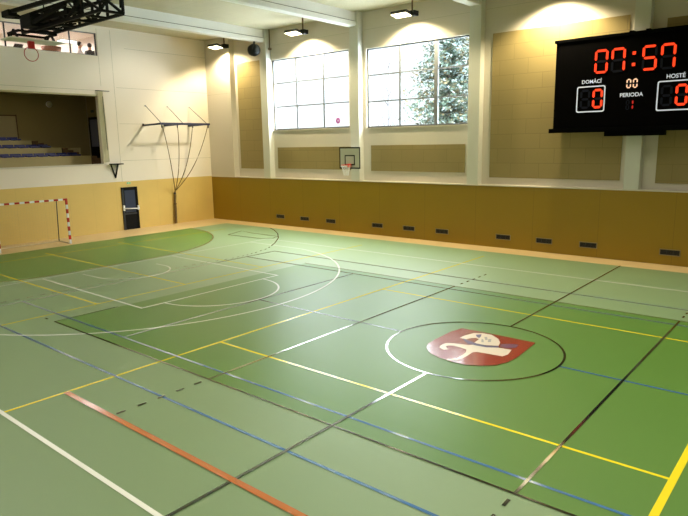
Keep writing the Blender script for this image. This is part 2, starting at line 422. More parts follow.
# ------------------------------------------------------------------ tribune recess behind the end wall
b = MB()
b.box(-7.2, -7.0, -18, -3.4, 2.6, 7.3, GALW); b.box(-7.0, -.3, -3.6, -3.4, 2.6, 7.3, GALW); b.box(-7.2, -.3, -18, -3.4, 7.2, 7.35, GALW)
b.box(-7.2, -.3, -18, -3.4, 2.6, 2.9, BEIGE); b.box(-7.0, -.3, -18.1, -18., 2.6, 7.3, GALW)
b.box(-6.98, -6.96, -3.62, -3.6, 2.9, 7.2, JOINT)
struct(b.build('wall_gallery'))
TIER = [(-1.6, 3.84, -6.80), (-2.55, 4.27, -7.82), (-3.5, 4.65, -8.85)]   # seat x, floor z, right end y
b = MB()
for k, (x, zt, ye) in enumerate(TIER):
    b.box(-6.9, x+.45, -17.9, ye+.15, 2.9, zt, BEIGE)
for k, (x, zt, ye) in enumerate(TIER):
    for s_ in range(3): b.box(x-.5, x+.5-.12*0, ye+.16+s_*.28, ye+.44+s_*.28, 2.9, zt-.02-.11*s_, BROWN)
struct(b.build('trim_2_tribune_steps'))
for k, (x, zt, ye) in enumerate(TIER):                 # desk fronts between rows
    pass
def make_seat(m):
    e = thing('stadium_seat', (0,0,0), 'blue', 'seat')
    b = MB(); b.box(-.20, .22, -.25, .25, .03, .09, m, .02); b.box(.17, .23, -.23, .23, .01, .08, m, .015); b.build('seat', e)
    b = MB()
    b.obox((-.21, 0, .12), (.02, 0, 0), (0, .25, 0), (-.015, 0, .055), m); b.build('backrest', e)
    b = MB(); b.box(-.1, .1, -.03, .03, 0, .04, DKGREY); b.build('bracket', e)
    return e
sb = make_seat(SEATB); sr = make_seat(SEATR); first = {'b': True, 'r': True}
cnt = 0
rown = ['front', 'middle', 'back']
for k, (x, zt, ye) in enumerate(TIER):
    y = ye-.5; j = 0
    n = [9, 6, 3][k]+1
    for j in range(n):
        yy = y-j*.55
        red = (k == 0 and j >= 7)
        src = sr if red else sb
        key = 'r' if red else 'b'
        o = src if first[key] else copy_tree(src)
        first[key] = False
        o.location = (x, yy, zt)
        if red: o['label'] = 'red tip-up plastic seat at the left of the front tribune row'; o['group'] = 'red seats in the tribune'
        else:
            o['label'] = 'blue plastic seat in the %s row of the gallery tribune' % rown[k]; o['group'] = 'blue seats in the %s tribune row' % rown[k]
# gallery door (dark frame, bluish glass)
e = bpy.data.objects.new('door_2', None); COL.objects.link(e); e['kind'] = 'structure'
b = MB(); b.box(-6.75, -6.63, -3.68, -3.6, 3.6, 6.0, BLACK); b.box(-5.75, -5.63, -3.68, -3.6, 3.6, 6.0, BLACK); b.box(-6.75, -5.63, -3.68, -3.6, 5.88, 6.02, BLACK); b.build('door_frame', e)
b = MB(); b.box(-6.63, -5.75, -3.66, -3.62, 3.6, 4.3, BLACK); b.box(-6.63, -5.75, -3.66, -3.62, 4.3, 5.88, mat('gallery_glass', (120,124,150), .2)); b.build('door_leaf', e)
e = bpy.data.objects.new('door_3', None); COL.objects.link(e); e['kind'] = 'structure'
b = MB(); b.box(-7, -6.94, -9.6, -7.75, 2.9, 6.02, mat('pale_door', (176,164,130), .7)); b.build('door_leaf', e)
b = MB(); b.box(-7, -6.92, -9.7, -9.6, 2.9, 6.1, DKGREY); b.box(-7, -6.92, -7.75, -7.7, 2.9, 6.1, BROWN); b.box(-7, -6.92, -9.7, -7.7, 6.02, 6.08, BROWN); b.build('door_frame', e)
e = thing('dome_lamp', (-6.95, -5.85, 6.72), 'small round white lamp high on the back wall of the gallery', 'lamp')
b = MB(); b.lathe((0,0,0), [(.17, 0), (.17, .05)], WHITEM, 14, 'x'); b.build('base', e)
b = MB(); b.lathe((.05,0,0), [(.15, 0), (.14, .05), (.09, .1), (.02, .12)], mat('opal', (200,196,170), .5), 14, 'x'); b.build('diffuser', e)
e = thing('wall_sign', (-5.5, -3.62, 6.35), 'small dark sign box on the wall above the gallery door', 'sign')
b = MB(); b.box(-.9, -.62, -.06, 0, -.06, .08, DKGREY, .01); b.build('case', e)
b = MB(); b.box(-.86, -.66, -.07, -.06, -.03, .05, mat('sign_dim', (70,90,60), .5)); b.build('face', e)
b = MB(); b.box(-6.9, -5.6, -5.0, -4.9, 2.92, 4.25, mat('parapet_beige', (186,174,130), .85), .01)
tag(b.build('parapet_panel'), 'low beige partition panel at the top of the gallery stairs', 'partition')

# curtain at the right edge of the opening
b = MB(); i = b.mi(CURT); N = 22; rows = 14; vs = []
for r in range(rows+1):
    t = r/rows; z = 6.95-t*3.42
    ya = -6.70-.02*math.sin(t*3); yb = -6.38+.20*t**.6; row = []
    ya = -6.69; yb = -6.40+.03*math.sin(t*2)
    for k in range(N+1):
        u = k/N; row.append(b.bm.verts.new((.09+.035*math.sin(u*5*2*PI+t*1.5)*(1-.3*t), ya+(yb-ya)*u, z)))
    vs.append(row)
for r in range(rows):
    for k in range(N):
        f = b.bm.faces.new([vs[r][k], vs[r+1][k], vs[r+1][k+1], vs[r][k+1]]); f.smooth = True
e = thing('curtain', (0,0,0), 'cream curtain gathered at the right edge of the gallery opening', 'curtain')
b.build('fabric', e)
b = MB(); b.tube([(.09, -6.78, 6.97), (.09, -6.05, 6.97)], .018, DKGREY); b.build('curtain_rod', e)
b = MB(); b.tube([(.17, -6.47, 6.7), (.17, -6.46, 5.2), (.16, -6.44, 4.1)], .012, DKGREY, 6); b.build('pull_cord', e)

# folding bracket
e = thing('folding_bracket', (0, -6.05, 3.38), 'black triangular folding bracket on the white wall above the door', 'bracket')
b = MB(); b.box(.01, .35, -.3, .3, 0, .05, BLACK); b.build('shelf_arm', e)
b = MB(); b.bar((.03, -.22, 0), (.03, -.02, -.68), .05, BLACK); b.bar((.03, .16, 0), (.03, -.02, -.68), .05, BLACK); b.bar((.3, 0, 0), (.03, -.02, -.6), .04, BLACK); b.build('brace', e)

# ------------------------------------------------------------------ exit door in end wall
e = bpy.data.objects.new('door_1', None); COL.objects.link(e); e['kind'] = 'structure'
ya, yb, zt = -5.83, -4.93, 2.2
b = MB(); b.box(0, .06, ya, ya+.1, 0, zt, DKGREY); b.box(0, .06, yb-.09, yb, 0, zt, BLACK); b.box(0, .06, ya, yb, zt-.1, zt, BLACK); b.build('door_frame', e)
b = MB(); b.box(0, .035, ya+.1, yb-.09, 0, .78, BLACK); b.box(0, .035, ya+.1, yb-.09, .78, .86, DKGREY); b.box(0, .03, ya+.1, yb-.09, .86, zt-.1, BLACK); leaf = b.build('door_leaf', e)
b = MB(); b.box(.03, .04, ya+.16, yb-.15, .9, zt-.16, DGLASS); b.build('pane', leaf)
b = MB(); b.tube([(.11, ya+.02, 1.12), (.11, yb+.02, 1.06)], .028, WHITEM); b.box(.035, .13, ya+.0, ya+.09, 1.0, 1.28, WHITEM, .01); b.box(.035, .13, yb-.08, yb+.01, .98, 1.22, WHITEM, .01); b.build('push_bar', leaf)
e = thing('exit_sign', (0, -5.36, 2.36), 'small green emergency exit sign on ochre wall above the door', 'sign')
b = MB(); b.box(0, .03, -.11, .11, 0, .09, WHITEM); b.build('plate', e)
b = MB(); b.box(.03, .033, -.1, .1, .008, .082, GREEN); b.box(.033, .035, -.03, .0, .02, .07, WHITEM); b.build('face', e)

# ------------------------------------------------------------------ handball goal
e = thing('handball_goal', (2.0, -11.15, 0), 'red and white striped handball goal standing against the ochre end wall', 'goal')
H = 1.49
def stripes(b, a, c, n, start=0, w=.08):
    a, c = Vector(a), Vector(c)
    for k in range(n):
        b.bar(a+(c-a)*k/n, a+(c-a)*(k+1)/n, w, RED if (k+start) % 2 == 0 else WHITEM)
for s_ in (-1, 1):
    b = MB(); stripes(b, (0, s_*H, 0), (0, s_*H, 1.96), 10, 1); b.build('post', e)
b = MB(); stripes(b, (0, -H-.04, 2.0), (0, H+.04, 2.0), 15, 0); b.build('crossbar', e)
for s_ in (-1, 1):
    b = MB(); b.tube([(0, s_*H, 2.02), (-.9, s_*(H-.02), 1.95)], .018, DKGREY, 6); b.tube([(-.9, s_*(H-.02), 1.95), (-1.05, s_*(H-.02), 0.02)], .022, DKGREY, 6); b.build('back_support', e)
b = MB(); b.tube([(0, -H, .02), (-1.05, -H, .02), (-1.05, H, .02), (0, H, .02)], .026, mat('aluminium_pale', (214,200,170), .4), 6); b.build('ground_frame', e)
b = MB(); NETM = mat('net_cord', (200,178,120), .9)
for k in range(0, 25):
    y = -H+2*H*k/24; b.tube([(-.9, y, 1.95), (-1.05, y, .03)], .0025, NETM, 3, False)
for k in range(0, 16):
    zz = .03+1.92*k/15; b.tube([(-1.05+.15*zz/1.95, -H, zz), (-1.05+.15*zz/1.95, H, zz)], .0025, NETM, 3, False)
b.build('net', e)

# ------------------------------------------------------------------ climbing rope rack
e = thing('climbing_rope_rack', (0, -2.75, 5.4), 'wall mounted steel rack holding four climbing ropes tied back to the end wall', 'climbing rack')
BX = 1.55
b = MB(); b.bar((BX, -1.55, -.02), (BX, 1.6, -.02), .07, MATS.get('navy_steel') or mat('navy_steel', (28,30,62), .5), .11); b.build('rope_bar', e)
AN = (-1.3, .03, 1.45)
for y in (-1.45, -.15, 1.4):
    b = MB(); b.bar((.004, y-.05, -.06), (BX, y-.0, -.02), .085, mat('navy_steel', (28,30,62), .5)); b.box(0, .02, y-.1, y+.0, -.1, .03, BLACK); b.build('arm', e)
for ya, yb in zip(AN, (-1.45, -.15, 1.4)):
    b = MB(); b.tube([(0.03, ya, .95), (BX, yb, .03)], .015, DKGREY, 6); b.box(0, .05, ya-.03, ya+.03, .91, .98, STEEL); b.build('stay', e)
TOPS = (-1.42, -.48, .48, 1.5)
for k, y in enumerate(TOPS):
    pts = []
    P0, P1 = Vector((BX, y, 0)), Vector((.12, .08, -3.62))
    for t in range(15):
        u = t/14; q = P0.lerp(P1, u); q.x = P0.x+(P1.x-P0.x)*u**1.5; q.z -= .38*math.sin(PI*u)
        if k == 3: q.y += .0
        pts.append(q)
    b = MB(); b.tube(pts, .02, ROPE, 6); r = b.build('rope', e)
    b = MB(); b.tube([(BX, y, .0), (BX, y, -.22)], .035, DKGREY, 6); b.build('collar', r)
b = MB()
for k in range(6):
    a = k*PI/3; dx, dy = .045*math.cos(a), .05*math.sin(a)
    b.tube([(.12+dx*.4, .08+dy*.4, -3.6), (.13+dx, .07+dy, -3.85), (.12+dx*.7, .05+dy*.6, -4.2), (.13+dx, .04+dy, -4.6), (.13+dx, .0+dy, -5.38)], .024, ROPE, 6)
b.lathe((.12, .07, -3.72), [(.07, -.03), (.075, 0), (.07, .03)], DKGREY, 10); b.lathe((.13, .05, -4.3), [(.075, -.03), (.08, 0), (.075, .03)], BROWN, 10)
b.build('rope_bundle', e)

# ------------------------------------------------------------------ basketball hoop on the window wall
def hoop_ring(b, c, r, m, axis='z', n=28):
    pts = []
    for k in range(n+1):
        a = 2*PI*k/n; pts.append((c[0]+r*math.cos(a), c[1]+r*math.sin(a), c[2]) if axis == 'z' else (c[0], c[1]+r*math.cos(a), c[2]+r*math.sin(a)))
    b.tube(pts, .014, m, 6, False)
e = thing('basketball_hoop', (10.94, -.55, 3.1), 'small wall mounted basketball backboard with orange ring between the windows', 'basketball hoop')
b = MB(); b.box(-.6, .6, -.02, .02, 0, .94, mat('backboard_white', (205,208,196), .4), .005); bd = b.build('backboard', e)
b = MB(); t = .05
for x0, x1, z0, z1 in ((-.62, .62, -.02, .04), (-.62, .62, .90, .96), (-.62, -.56, -.02, .96), (.56, .62, -.02, .96), (-.3, .3, .14, .19), (-.3, .3, .55, .60), (-.3, -.25, .14, .6), (.25, .3, .14, .6)):
    b.box(x0, x1, -.026, -.021, z0, z1, BLACK)
b.build('black_border', bd)
b = MB(); hoop_ring(b, (0, -.3, .16), .225, REDB); b.box(-.09, .09, -.12, -.026, .05, .2, REDB, .006); b.build('ring', e)
b = MB()
for k in range(12):
    a0, a1 = 2*PI*k/12, 2*PI*(k+1)/12
    for s_, (p, q) in enumerate(((a0, a1), (a1, a0))):
        b.tube([(.225*math.cos(p), -.3+.225*math.sin(p), .155), (.17*math.cos(q), -.3+.17*math.sin(q), -.04), (.13*math.cos(p), -.3+.13*math.sin(p), -.2), (.11*math.cos(q), -.3+.11*math.sin(q), -.32)], .008, WHITEM, 4, False)
b.build('net', e)
for s_ in (-.2, .05): b = MB(); b.bar((s_, .02, .3), (s_, .548, .3), .05, STEEL); b.bar((s_, .02, .7), (s_, .53, .34), .04, STEEL); b.build('wall_bracket', e)

# ------------------------------------------------------------------ folded ceiling basketball unit (top left)
e = thing('ceiling_basketball_unit', (6.2, -12.2, 7.95), 'black steel basketball unit folded up under the ceiling with red ring', 'basketball hoop')
b = MB(); b.box(-.40, .42, -.95, .9, -.02, .02, BOARD, .006); b.build('backboard', e)
b = MB(); hoop_ring(b, (.05, -.16, -.45), .24, RED, 'x'); b.box(-.03, .10, -.23, -.03, -.26, -.02, RED, .01); b.build('ring', e)
b = MB(); w = .085
A, Bq = .62, -.12
zb, zt_ = .32, .86
for y in (A, Bq):
    xs_ = .3 if y == A else -.55; b.bar((xs_, y, zb), (4.85, y, zb), w, BLACK); b.bar((xs_, y, zt_), (4.85, y, zt_), w, BLACK)
    for k in range(6):
        x = xs_+k*(4.85-xs_)/5; dx = (4.85-xs_)/5; b.bar((x, y, zb), (x, y, zt_), .07, BLACK)
        if k < 5: b.bar((x, y, zb if k % 2 else zt_), (x+dx, y, zt_ if k % 2 else zb), .07, BLACK)
b.build('side_truss', e)
b = MB()
for x in (.3, .9, 1.9, 3.0, 3.9, 4.85): b.bar((x, Bq, zb), (x, A, zb), .07, BLACK); b.bar((x, Bq, zt_), (x, A, zt_), .07, BLACK)
for x in (-.1, .9, 1.9): b.bar((x, Bq, zb), (x+1, A, zb+.1), .05, BLACK); b.bar((x, A, zt_), (x+1, Bq, zt_), .05, BLACK)
b.bar((-.1, -.1, .55), (2.9, -.1, .55), .16, BLACK, .14); b.bar((.2, -.35, .4), (3.2, -.35, .72), .1, BLACK); b.bar((.2, .2, .4), (3.6, .2, .72), .1, BLACK)
b.box(.2, .9, -.45, .35, .35, .75, BLACK)
b.build('cross_frame', e)
b = MB()
for y in (-.7, .55):
    b.bar((-.35, y, .22), (.55, y, .22), .07, BLACK); b.bar((-.3, y, .02), (-.3, y, .24), .06, BLACK); b.bar((.35, y, .02), (.1, y, .30), .06, BLACK); b.bar((-.3, y, .02), (.1, y, .3), .05, BLACK)
b.bar((-.35, -.7, .22), (-.35, .55, .22), .07, BLACK); b.bar((.5, -.7, .22), (.5, .55, .22), .07, BLACK)
b.build('board_carrier', e)
b = MB(); b.bar((-.1, -.65, .9), (3.6, -.65, .80), .11, BLACK, .12); b.box(-.5, .1, -.8, -.5, .74, .95, BLACK, .03); b.bar((0, -.65, .86), (.1, -.1, .6), .09, BLACK); b.bar((-.6, -.65, .8), (-.35, -.12, .8), .08, BLACK); b.build('folding_arm', e)
b = MB()
for x, y in ((3.0, .2), (3.35, -.1)): b.bar((x, y, .5), (x, y, 2.05), .10, BLACK)
b.bar((3.0, .2, .85), (3.35, -.1, .95), .06, BLACK); b.box(2.8, 3.6, -.3, .4, 2.02, 2.07, BLACK); b.build('ceiling_hanger', e)
b = MB()
for y in (A, Bq): b.bar((4.8, y, .5), (4.8, y, 2.05), .10, BLACK)
b.box(4.7, 4.9, Bq-.1, A+.1, 2.0, 2.07, BLACK); b.bar((4.8, Bq, .9), (4.8, A, .9), .06, BLACK); b.build('ceiling_hanger', e)
b = MB(); b.bar((1.2, -.1, .6), (1.2, -.1, 2.06), .03, BLACK); b.build('hoist_rod', e)

# ------------------------------------------------------------------ scoreboard
SX0, SX1, SZ0, SZ1, SYF = 20.28, 25.6, 4.52, 7.58, -.33
e = thing('scoreboard', (0, 0, 0), 'large black electronic scoreboard with red digits on the window wall', 'scoreboard')
e.location = (22.9, -.33, 4.5); OX, OY_, OZ = e.location
def L(x, y, z): return (x-OX, y-OY_, z-OZ)
def lbox(b, x0, x1, y0, y1, z0, z1, m, bev=0.): b.box(x0-OX, x1-OX, y0-OY_, y1-OY_, z0-OZ, z1-OZ, m, bev)
b = MB(); lbox(b, SX0, SX1, SYF, .0, SZ0, SZ1, SCB, .01); lbox(b, SX0-.06, SX1+.06, SYF-.04, .02, SZ1-.02, SZ1+.08, SCB, .01); lbox(b, SX0-.14, SX1+.14, SYF-.05, .02, SZ0-.05, SZ0+.10, SCB, .01); cs = b.build('case', e)
b = MB(); lbox(b, SX0+.12, SX1-.12, SYF-.012, SYF, SZ0+.14, SZ1-.06, LCD); b.build('front_panel', e)
b = MB(); lbox(b, 22.08, 23.95, SYF-.02, .0, SZ0-.2, SZ0-.04, SCB, .01); b.build('lower_bracket', e)
for x in (22.72, 23.22):
    b = MB(); lbox(b, x-.07, x+.07, SYF+.1, 0, SZ1+.06, SZ1+.14, SCB, .01); b.build('upper_bracket', e)
SEGS = {'0': 'abcdef', '1': 'bc', '5': 'afgcd', '7': 'abcf', '8': 'abcdefg'}
def digit(ch, x0, x1, z0, z1, on, name='digit', t=.078, slant=.0, off=True):
    b = MB(); w, h = x1-x0, z1-z0; zm = (z0+z1)/2; gp = t*.12; y0, y1 = SYF-.022, SYF-.012
    if ch == '7seg': ch = '7'
    S = {'a': ((x0+t*.5, z1-t/2), (x1-t*.5, z1-t/2)), 'd': ((x0+t*.5, z0+t/2), (x1-t*.5, z0+t/2)), 'g': ((x0+t*.5, zm), (x1-t*.5, zm)),
         'f': ((x0+t/2, zm+t*.3), (x0+t/2, z1-t*.5)), 'e': ((x0+t/2, z0+t*.5), (x0+t/2, zm-t*.3)), 'b': ((x1-t/2, zm+t*.3), (x1-t/2, z1-t*.5)), 'c': ((x1-t/2, z0+t*.5), (x1-t/2, zm-t*.3))}
    for k, ((ax, az), (bx, bz)) in S.items():
        lit = k in SEGS.get(ch, '')
        if not lit and not off: continue
        m = on if lit else SEG_OFF
        if k in 'adg': hexa = [(ax+gp, az), (ax+gp+t/2, az+t/2), (bx-gp-t/2, bz+t/2), (bx-gp, bz), (bx-gp-t/2, bz-t/2), (ax+gp+t/2, az-t/2)]
        else: hexa = [(ax, az+gp), (ax+t/2, az+gp+t/2), (bx+t/2, bz-gp-t/2), (bx, bz-gp), (bx-t/2, bz-gp-t/2), (ax-t/2, az+gp+t/2)]
        yy = y0 if lit else y0+.004
        b.face([L(x, yy, z) for x, z in hexa], m)
    return b.build(name, e, recalc=False)
for ch, x0, x1, z0, z1 in (('0', 21.63, 22.07, 6.42, 7.2), ('7', 22.17, 22.62, 6.41, 7.2), ('5', 23.13, 23.58, 6.39, 7.18), ('7', 23.68, 24.12, 6.38, 7.18)):
    digit(ch, x0, x1, z0, z1, SEG_ON, 'clock_digit')
for zz in (6.62, 6.98): b = MB(); lbox(b, 22.83, 22.93, SYF-.024, SYF-.012, zz-.05, zz+.05, SEG_ON); b.build('clock_dot', e)
digit('', 21.2, 21.55, 5.27, 5.92, SEG_ON, 'score_digit', .08); digit('0', 21.62, 21.97, 5.27, 5.92, SEG_ON, 'score_digit', .08)
digit('', 23.76, 24.11, 5.23, 5.9, SEG_ON, 'score_digit', .08); digit('0', 24.19, 24.55, 5.23, 5.9, SEG_ON, 'score_digit', .08)
digit('0', 22.70, 22.85, 5.87, 6.17, SEG_W, 'small_digit', .04); digit('0', 22.90, 23.05, 5.87, 6.17, SEG_W, 'small_digit', .04)
digit('', 22.72, 22.84, 5.17, 5.5, SEG_DIM, 'period_digit', .035); digit('1', 22.84, 22.96, 5.17, 5.5, SEG_DIM, 'period_digit', .045, off=False)
def rrect(b, x0, x1, z0, z1, r, w, m):
    def P(x0, x1, z0, z1, r):
        o = []
        for cx, cz, a in ((x1-r, z1-r, 0), (x0+r, z1-r, 90), (x0+r, z0+r, 180), (x1-r, z0+r, 270)):
            for k in range(6): an = math.radians(a+90*k/5); o.append((cx+r*math.cos(an), cz+r*math.sin(an)))
        return o
    o, i_ = P(x0, x1, z0, z1, r), P(x0+w, x1-w, z0+w, z1-w, r-w*.6); n = len(o); y = SYF-.018
    for k in range(n):
        j = (k+1) % n; b.face([L(o[k][0], y, o[k][1]), L(o[j][0], y, o[j][1]), L(i_[j][0], y, i_[j][1]), L(i_[k][0], y, i_[k][1])], m)
for x0, x1, z0, z1 in ((21.08, 22.04, 5.15, 6.03), (23.65, 24.68, 5.09, 6.03)):
    b = MB(); rrect(b, x0, x1, z0, z1, .07, .04, WTXT); b.build('score_box_outline', e)
def text(s, x0, x1, z0, name):
    cu = bpy.data.curves.new(name, 'FONT'); cu.body = s; cu.size = .2; cu.offset = .004
    t = bpy.data.objects.new('tmp', cu); COL.objects.link(t); bpy.context.view_layer.update()
    me = bpy.data.meshes.new_from_object(t.evaluated_get(bpy.context.evaluated_depsgraph_get())); bpy.data.objects.remove(t)
    xs = [v.co.x for v in me.vertices]; k = (x1-x0)/(max(xs)-min(xs)); m0 = min(xs)
    for v in me.vertices: v.co = Vector(L(x0+(v.co.x-m0)*k, SYF-.018, z0+v.co.y*k))
    me.materials.clear(); me.materials.append(WTXT)
    o = bpy.data.objects.new(name, me); COL.objects.link(o); o.parent = e; return o
text('DOMÁCÍ', 21.24, 21.9, 6.12, 'caption'); text('PERIODA', 22.52, 23.24, 5.6, 'caption'); text('HOSTÉ', 23.9, 24.44, 6.1, 'caption')

# ------------------------------------------------------------------ vents
VX = [5.65, 7.42, 9.2, 12.08, 13.83, 15.53, 18.34, 20.01, 21.66, 24.35]
vlab = ['ventilation grille nearest the left corner in the ochre wall', 'second ventilation grille from the left corner, below the left window', 'third ventilation grille from the left corner, left of the small hoop',
        'ventilation grille in the ochre wall just right of the small hoop', 'fifth ventilation grille from the left corner, below the right window', 'sixth ventilation grille from the left corner, below the right window edge',
        'ventilation grille left of the scoreboard, first one right of the column beside the window', 'ventilation grille in the ochre wall below the left edge of the scoreboard', 'ventilation grille in ochre wall directly below the scoreboard home score', 'rightmost ventilation grille in the ochre wall']
proto = thing('ventilation_grille', (0,0,0), '', 'vent', 'ventilation grilles along the ochre wall')
b = MB()
for x0, x1, z0, z1 in ((-.32, .32, -.11, -.085), (-.32, .32, .085, .11), (-.32, -.295, -.11, .11), (.295, .32, -.11, .11)): b.box(x0, x1, -.02, 0, z0, z1, VENTM)
b.build('frame', proto)
b = MB(); b.box(-.295, .295, -.004, 0, -.085, .085, SLOTM); b.build('backing', proto)
b = MB()
for k in range(4): b.box(-.295, .295, -.016, -.006, -.068+k*.043, -.060+k*.043, DKGREY)
for k in (-.1, .1): b.box(k-.01, k+.01, -.018, -.004, -.085, .085, DKGREY)
b.build('louvre', proto)
for k, x in enumerate(VX):
    o = proto if k == 0 else copy_tree(proto)
    o.location = (x, -.001, .47-.005*k*.8); o['label'] = vlab[k]

# ------------------------------------------------------------------ floodlights
def floodlight(loc, label, energy, cone=140, tilt=20, first=[None]):
    if first[0] is None:
        e = thing('floodlight', (0,0,0), '', 'lamp', 'floodlights along the window wall')
        b = MB(); b.tube([(.38, .3, -.02), (.38, .3, 1.4)], .035, BROWN, 8); b.build('ceiling_rod', e)
        b = MB(); b.box(.3, .6, .12, .45, -.1, .1, BLACK, .03); b.bar((.1, .2, -.06), (.62, .4, .06), .07, BLACK); b.build('bracket', e)
        b = MB(); b.obox((.06, 0, 0), (.38, 0, 0), (0, .24, -.04), (0, .02, .055), DKGREY); hd = b.build('head', e)
        b = MB(); b.obox((.06, -.02, -.066), (.36, 0, 0), (0, .22, -.036), (0, .002, .006), LAMPG); b.build('glass', hd)
        first[0] = e
    else: e = copy_tree(first[0])
    e.location = loc; e['label'] = label
    li = bpy.data.lights.new('floodlight_lamp', 'SPOT'); li.energy = energy; li.color = (1., .85, .52); li.spot_size = math.radians(cone); li.spot_blend = .5; li.shadow_soft_size = .12
    lo = bpy.data.objects.new('floodlight_lamp', li); COL.objects.link(lo); lo.location = (loc[0]-.1, loc[1]+.34, loc[2]-.16); lo.rotation_euler = (math.radians(tilt), 0, 0)
    return e
floodlight((2.2, -1.0, 9.38), 'warm floodlight nearest the corner, glowing on the end wall', 620, 150, 10)
floodlight((7.95, -1.0, 9.38), 'warm floodlight above the left window', 950)
floodlight((14.05, -1.0, 9.34), 'warm floodlight above the right window', 950)
floodlight((20.2, -1.0, 9.22), 'warm floodlight above the scoreboard at the top edge', 950)

# speaker, conduit, emergency lamp
li = bpy.data.lights.new('floodlight_side_beam', 'SPOT'); li.energy = 900; li.color = (1., .93, .8); li.spot_size = math.radians(62); li.spot_blend = .6; li.shadow_soft_size = .12
lo = bpy.data.objects.new('floodlight_side_beam', li); COL.objects.link(lo); lo.location = (7.2, -.95, 9.15); lo.rotation_euler = (Vector((0, -4.8, 4.6))-lo.location).to_track_quat('-Z', 'Y').to_euler()
e = thing('loudspeaker', (4.72, -.55, 8.98), 'round black loudspeaker hanging under the ceiling beam by the corner column', 'speaker')
b = MB(); b.lathe((0,0,0), [(.12, -.26), (.26, -.2), (.31, 0), (.26, .2), (.12, .26)], BLACK, 18, 'x'); b.build('housing', e)
b = MB(); b.bar((0, 0, .2), (0, .05, .42), .08, DKGREY); b.build('bracket', e)
b = MB(); b.lathe((.24,0,0), [(.2, 0), (.15, .05), (.05, .07)], DKGREY, 18, 'x'); b.build('grille', e)
b = MB(); b.tube([(5.2, .1, 9.0), (5.2, .1, 10.)], .03, BROWN, 8); b.box(5.14, 5.26, .05, .17, 9.0, 9.1, BROWN)
tag(b.build('conduit_pipe'), 'short brown vertical pipe beside the first column under the ceiling', 'pipe')
e = thing('emergency_lamp', (15.85, -.8, 9.72), 'small white emergency lamp under the ceiling beam at the right window', 'lamp')
b = MB(); b.box(-.35, .3, -.12, .12, 0, .12, WHITEM, .02); b.box(-.05, .05, -.05, .05, .12, .3, WHITEM); b.build('case', e)
b = MB(); b.lathe((.02, 0, -.1), [(.05, 0), (.16, .05), (.17, .1)], mat('clear_plastic', (215,215,205), .2), 16); b.build('diffuser', e)

# ------------------------------------------------------------------ lounge behind the upper window
b = MB()
b.box(-4.2, -4.0, -15.8, -5.5, 7.5, 9.95, ROOMW); b.box(-4.2, -.3, -5.7, -5.5, 7.5, 9.95, ROOMW); b.box(-4.2, -.3, -15.8, -5.5, 9.8, 9.95, ROOMW); b.box(-4.2, -.3, -15.8, -5.5, 7.4, 7.55, BROWN); b.box(-4.2, -.3, -15.9, -15.8, 7.5, 9.95, ROOMW)
struct(b.build('wall_lounge'))
e = bpy.data.objects.new('window_3', None); COL.objects.link(e); e['kind'] = 'structure'
b = MB()
for y in (-6.44, -7.72, -10.6, -13.2): b.box(-.14, -.10, y-.03, y+.03, LZ0, LZ1, DKGREY)
b.box(-.18, -.08, LY0, LY1, LZ0, LZ0+.03, FRAMEM); b.box(-.18, -.08, LY0, LY1, LZ1-.04, LZ1, FRAMEM); b.build('window_frame', e)
b = MB(); b.box(-.14, -.13, LY0, LY1, LZ0, LZ1, GLASS); b.build('pane', e)
for (x, y, z, lab) in ((-2.2, -10.7, 9.7, 'bright strip lamp on lounge ceiling behind the left upper pane'), (-3.5, -6.15, 9.74, 'ceiling lamp of the lounge above the two people')):
    e = thing('lounge_lamp', (x, y, z), lab, 'lamp')
    b = MB(); b.box(-.25, .25, -.4, .4, 0, .05, WHITEM); b.build('base', e)
    b = MB(); b.box(-.22, .22, -.37, .37, -.03, 0, LAMPC); b.build('diffuser', e)
b = MB(); b.box(-3.98, -3.9, -10.9, -9.9, 8.2, 9.5, mat('lounge_board_glow', (220,228,240), .5, emit=(210,225,245), estr=1.2)); tag(b.build('lit_panel'), 'bright white rectangular panel on the lounge back wall', 'panel')

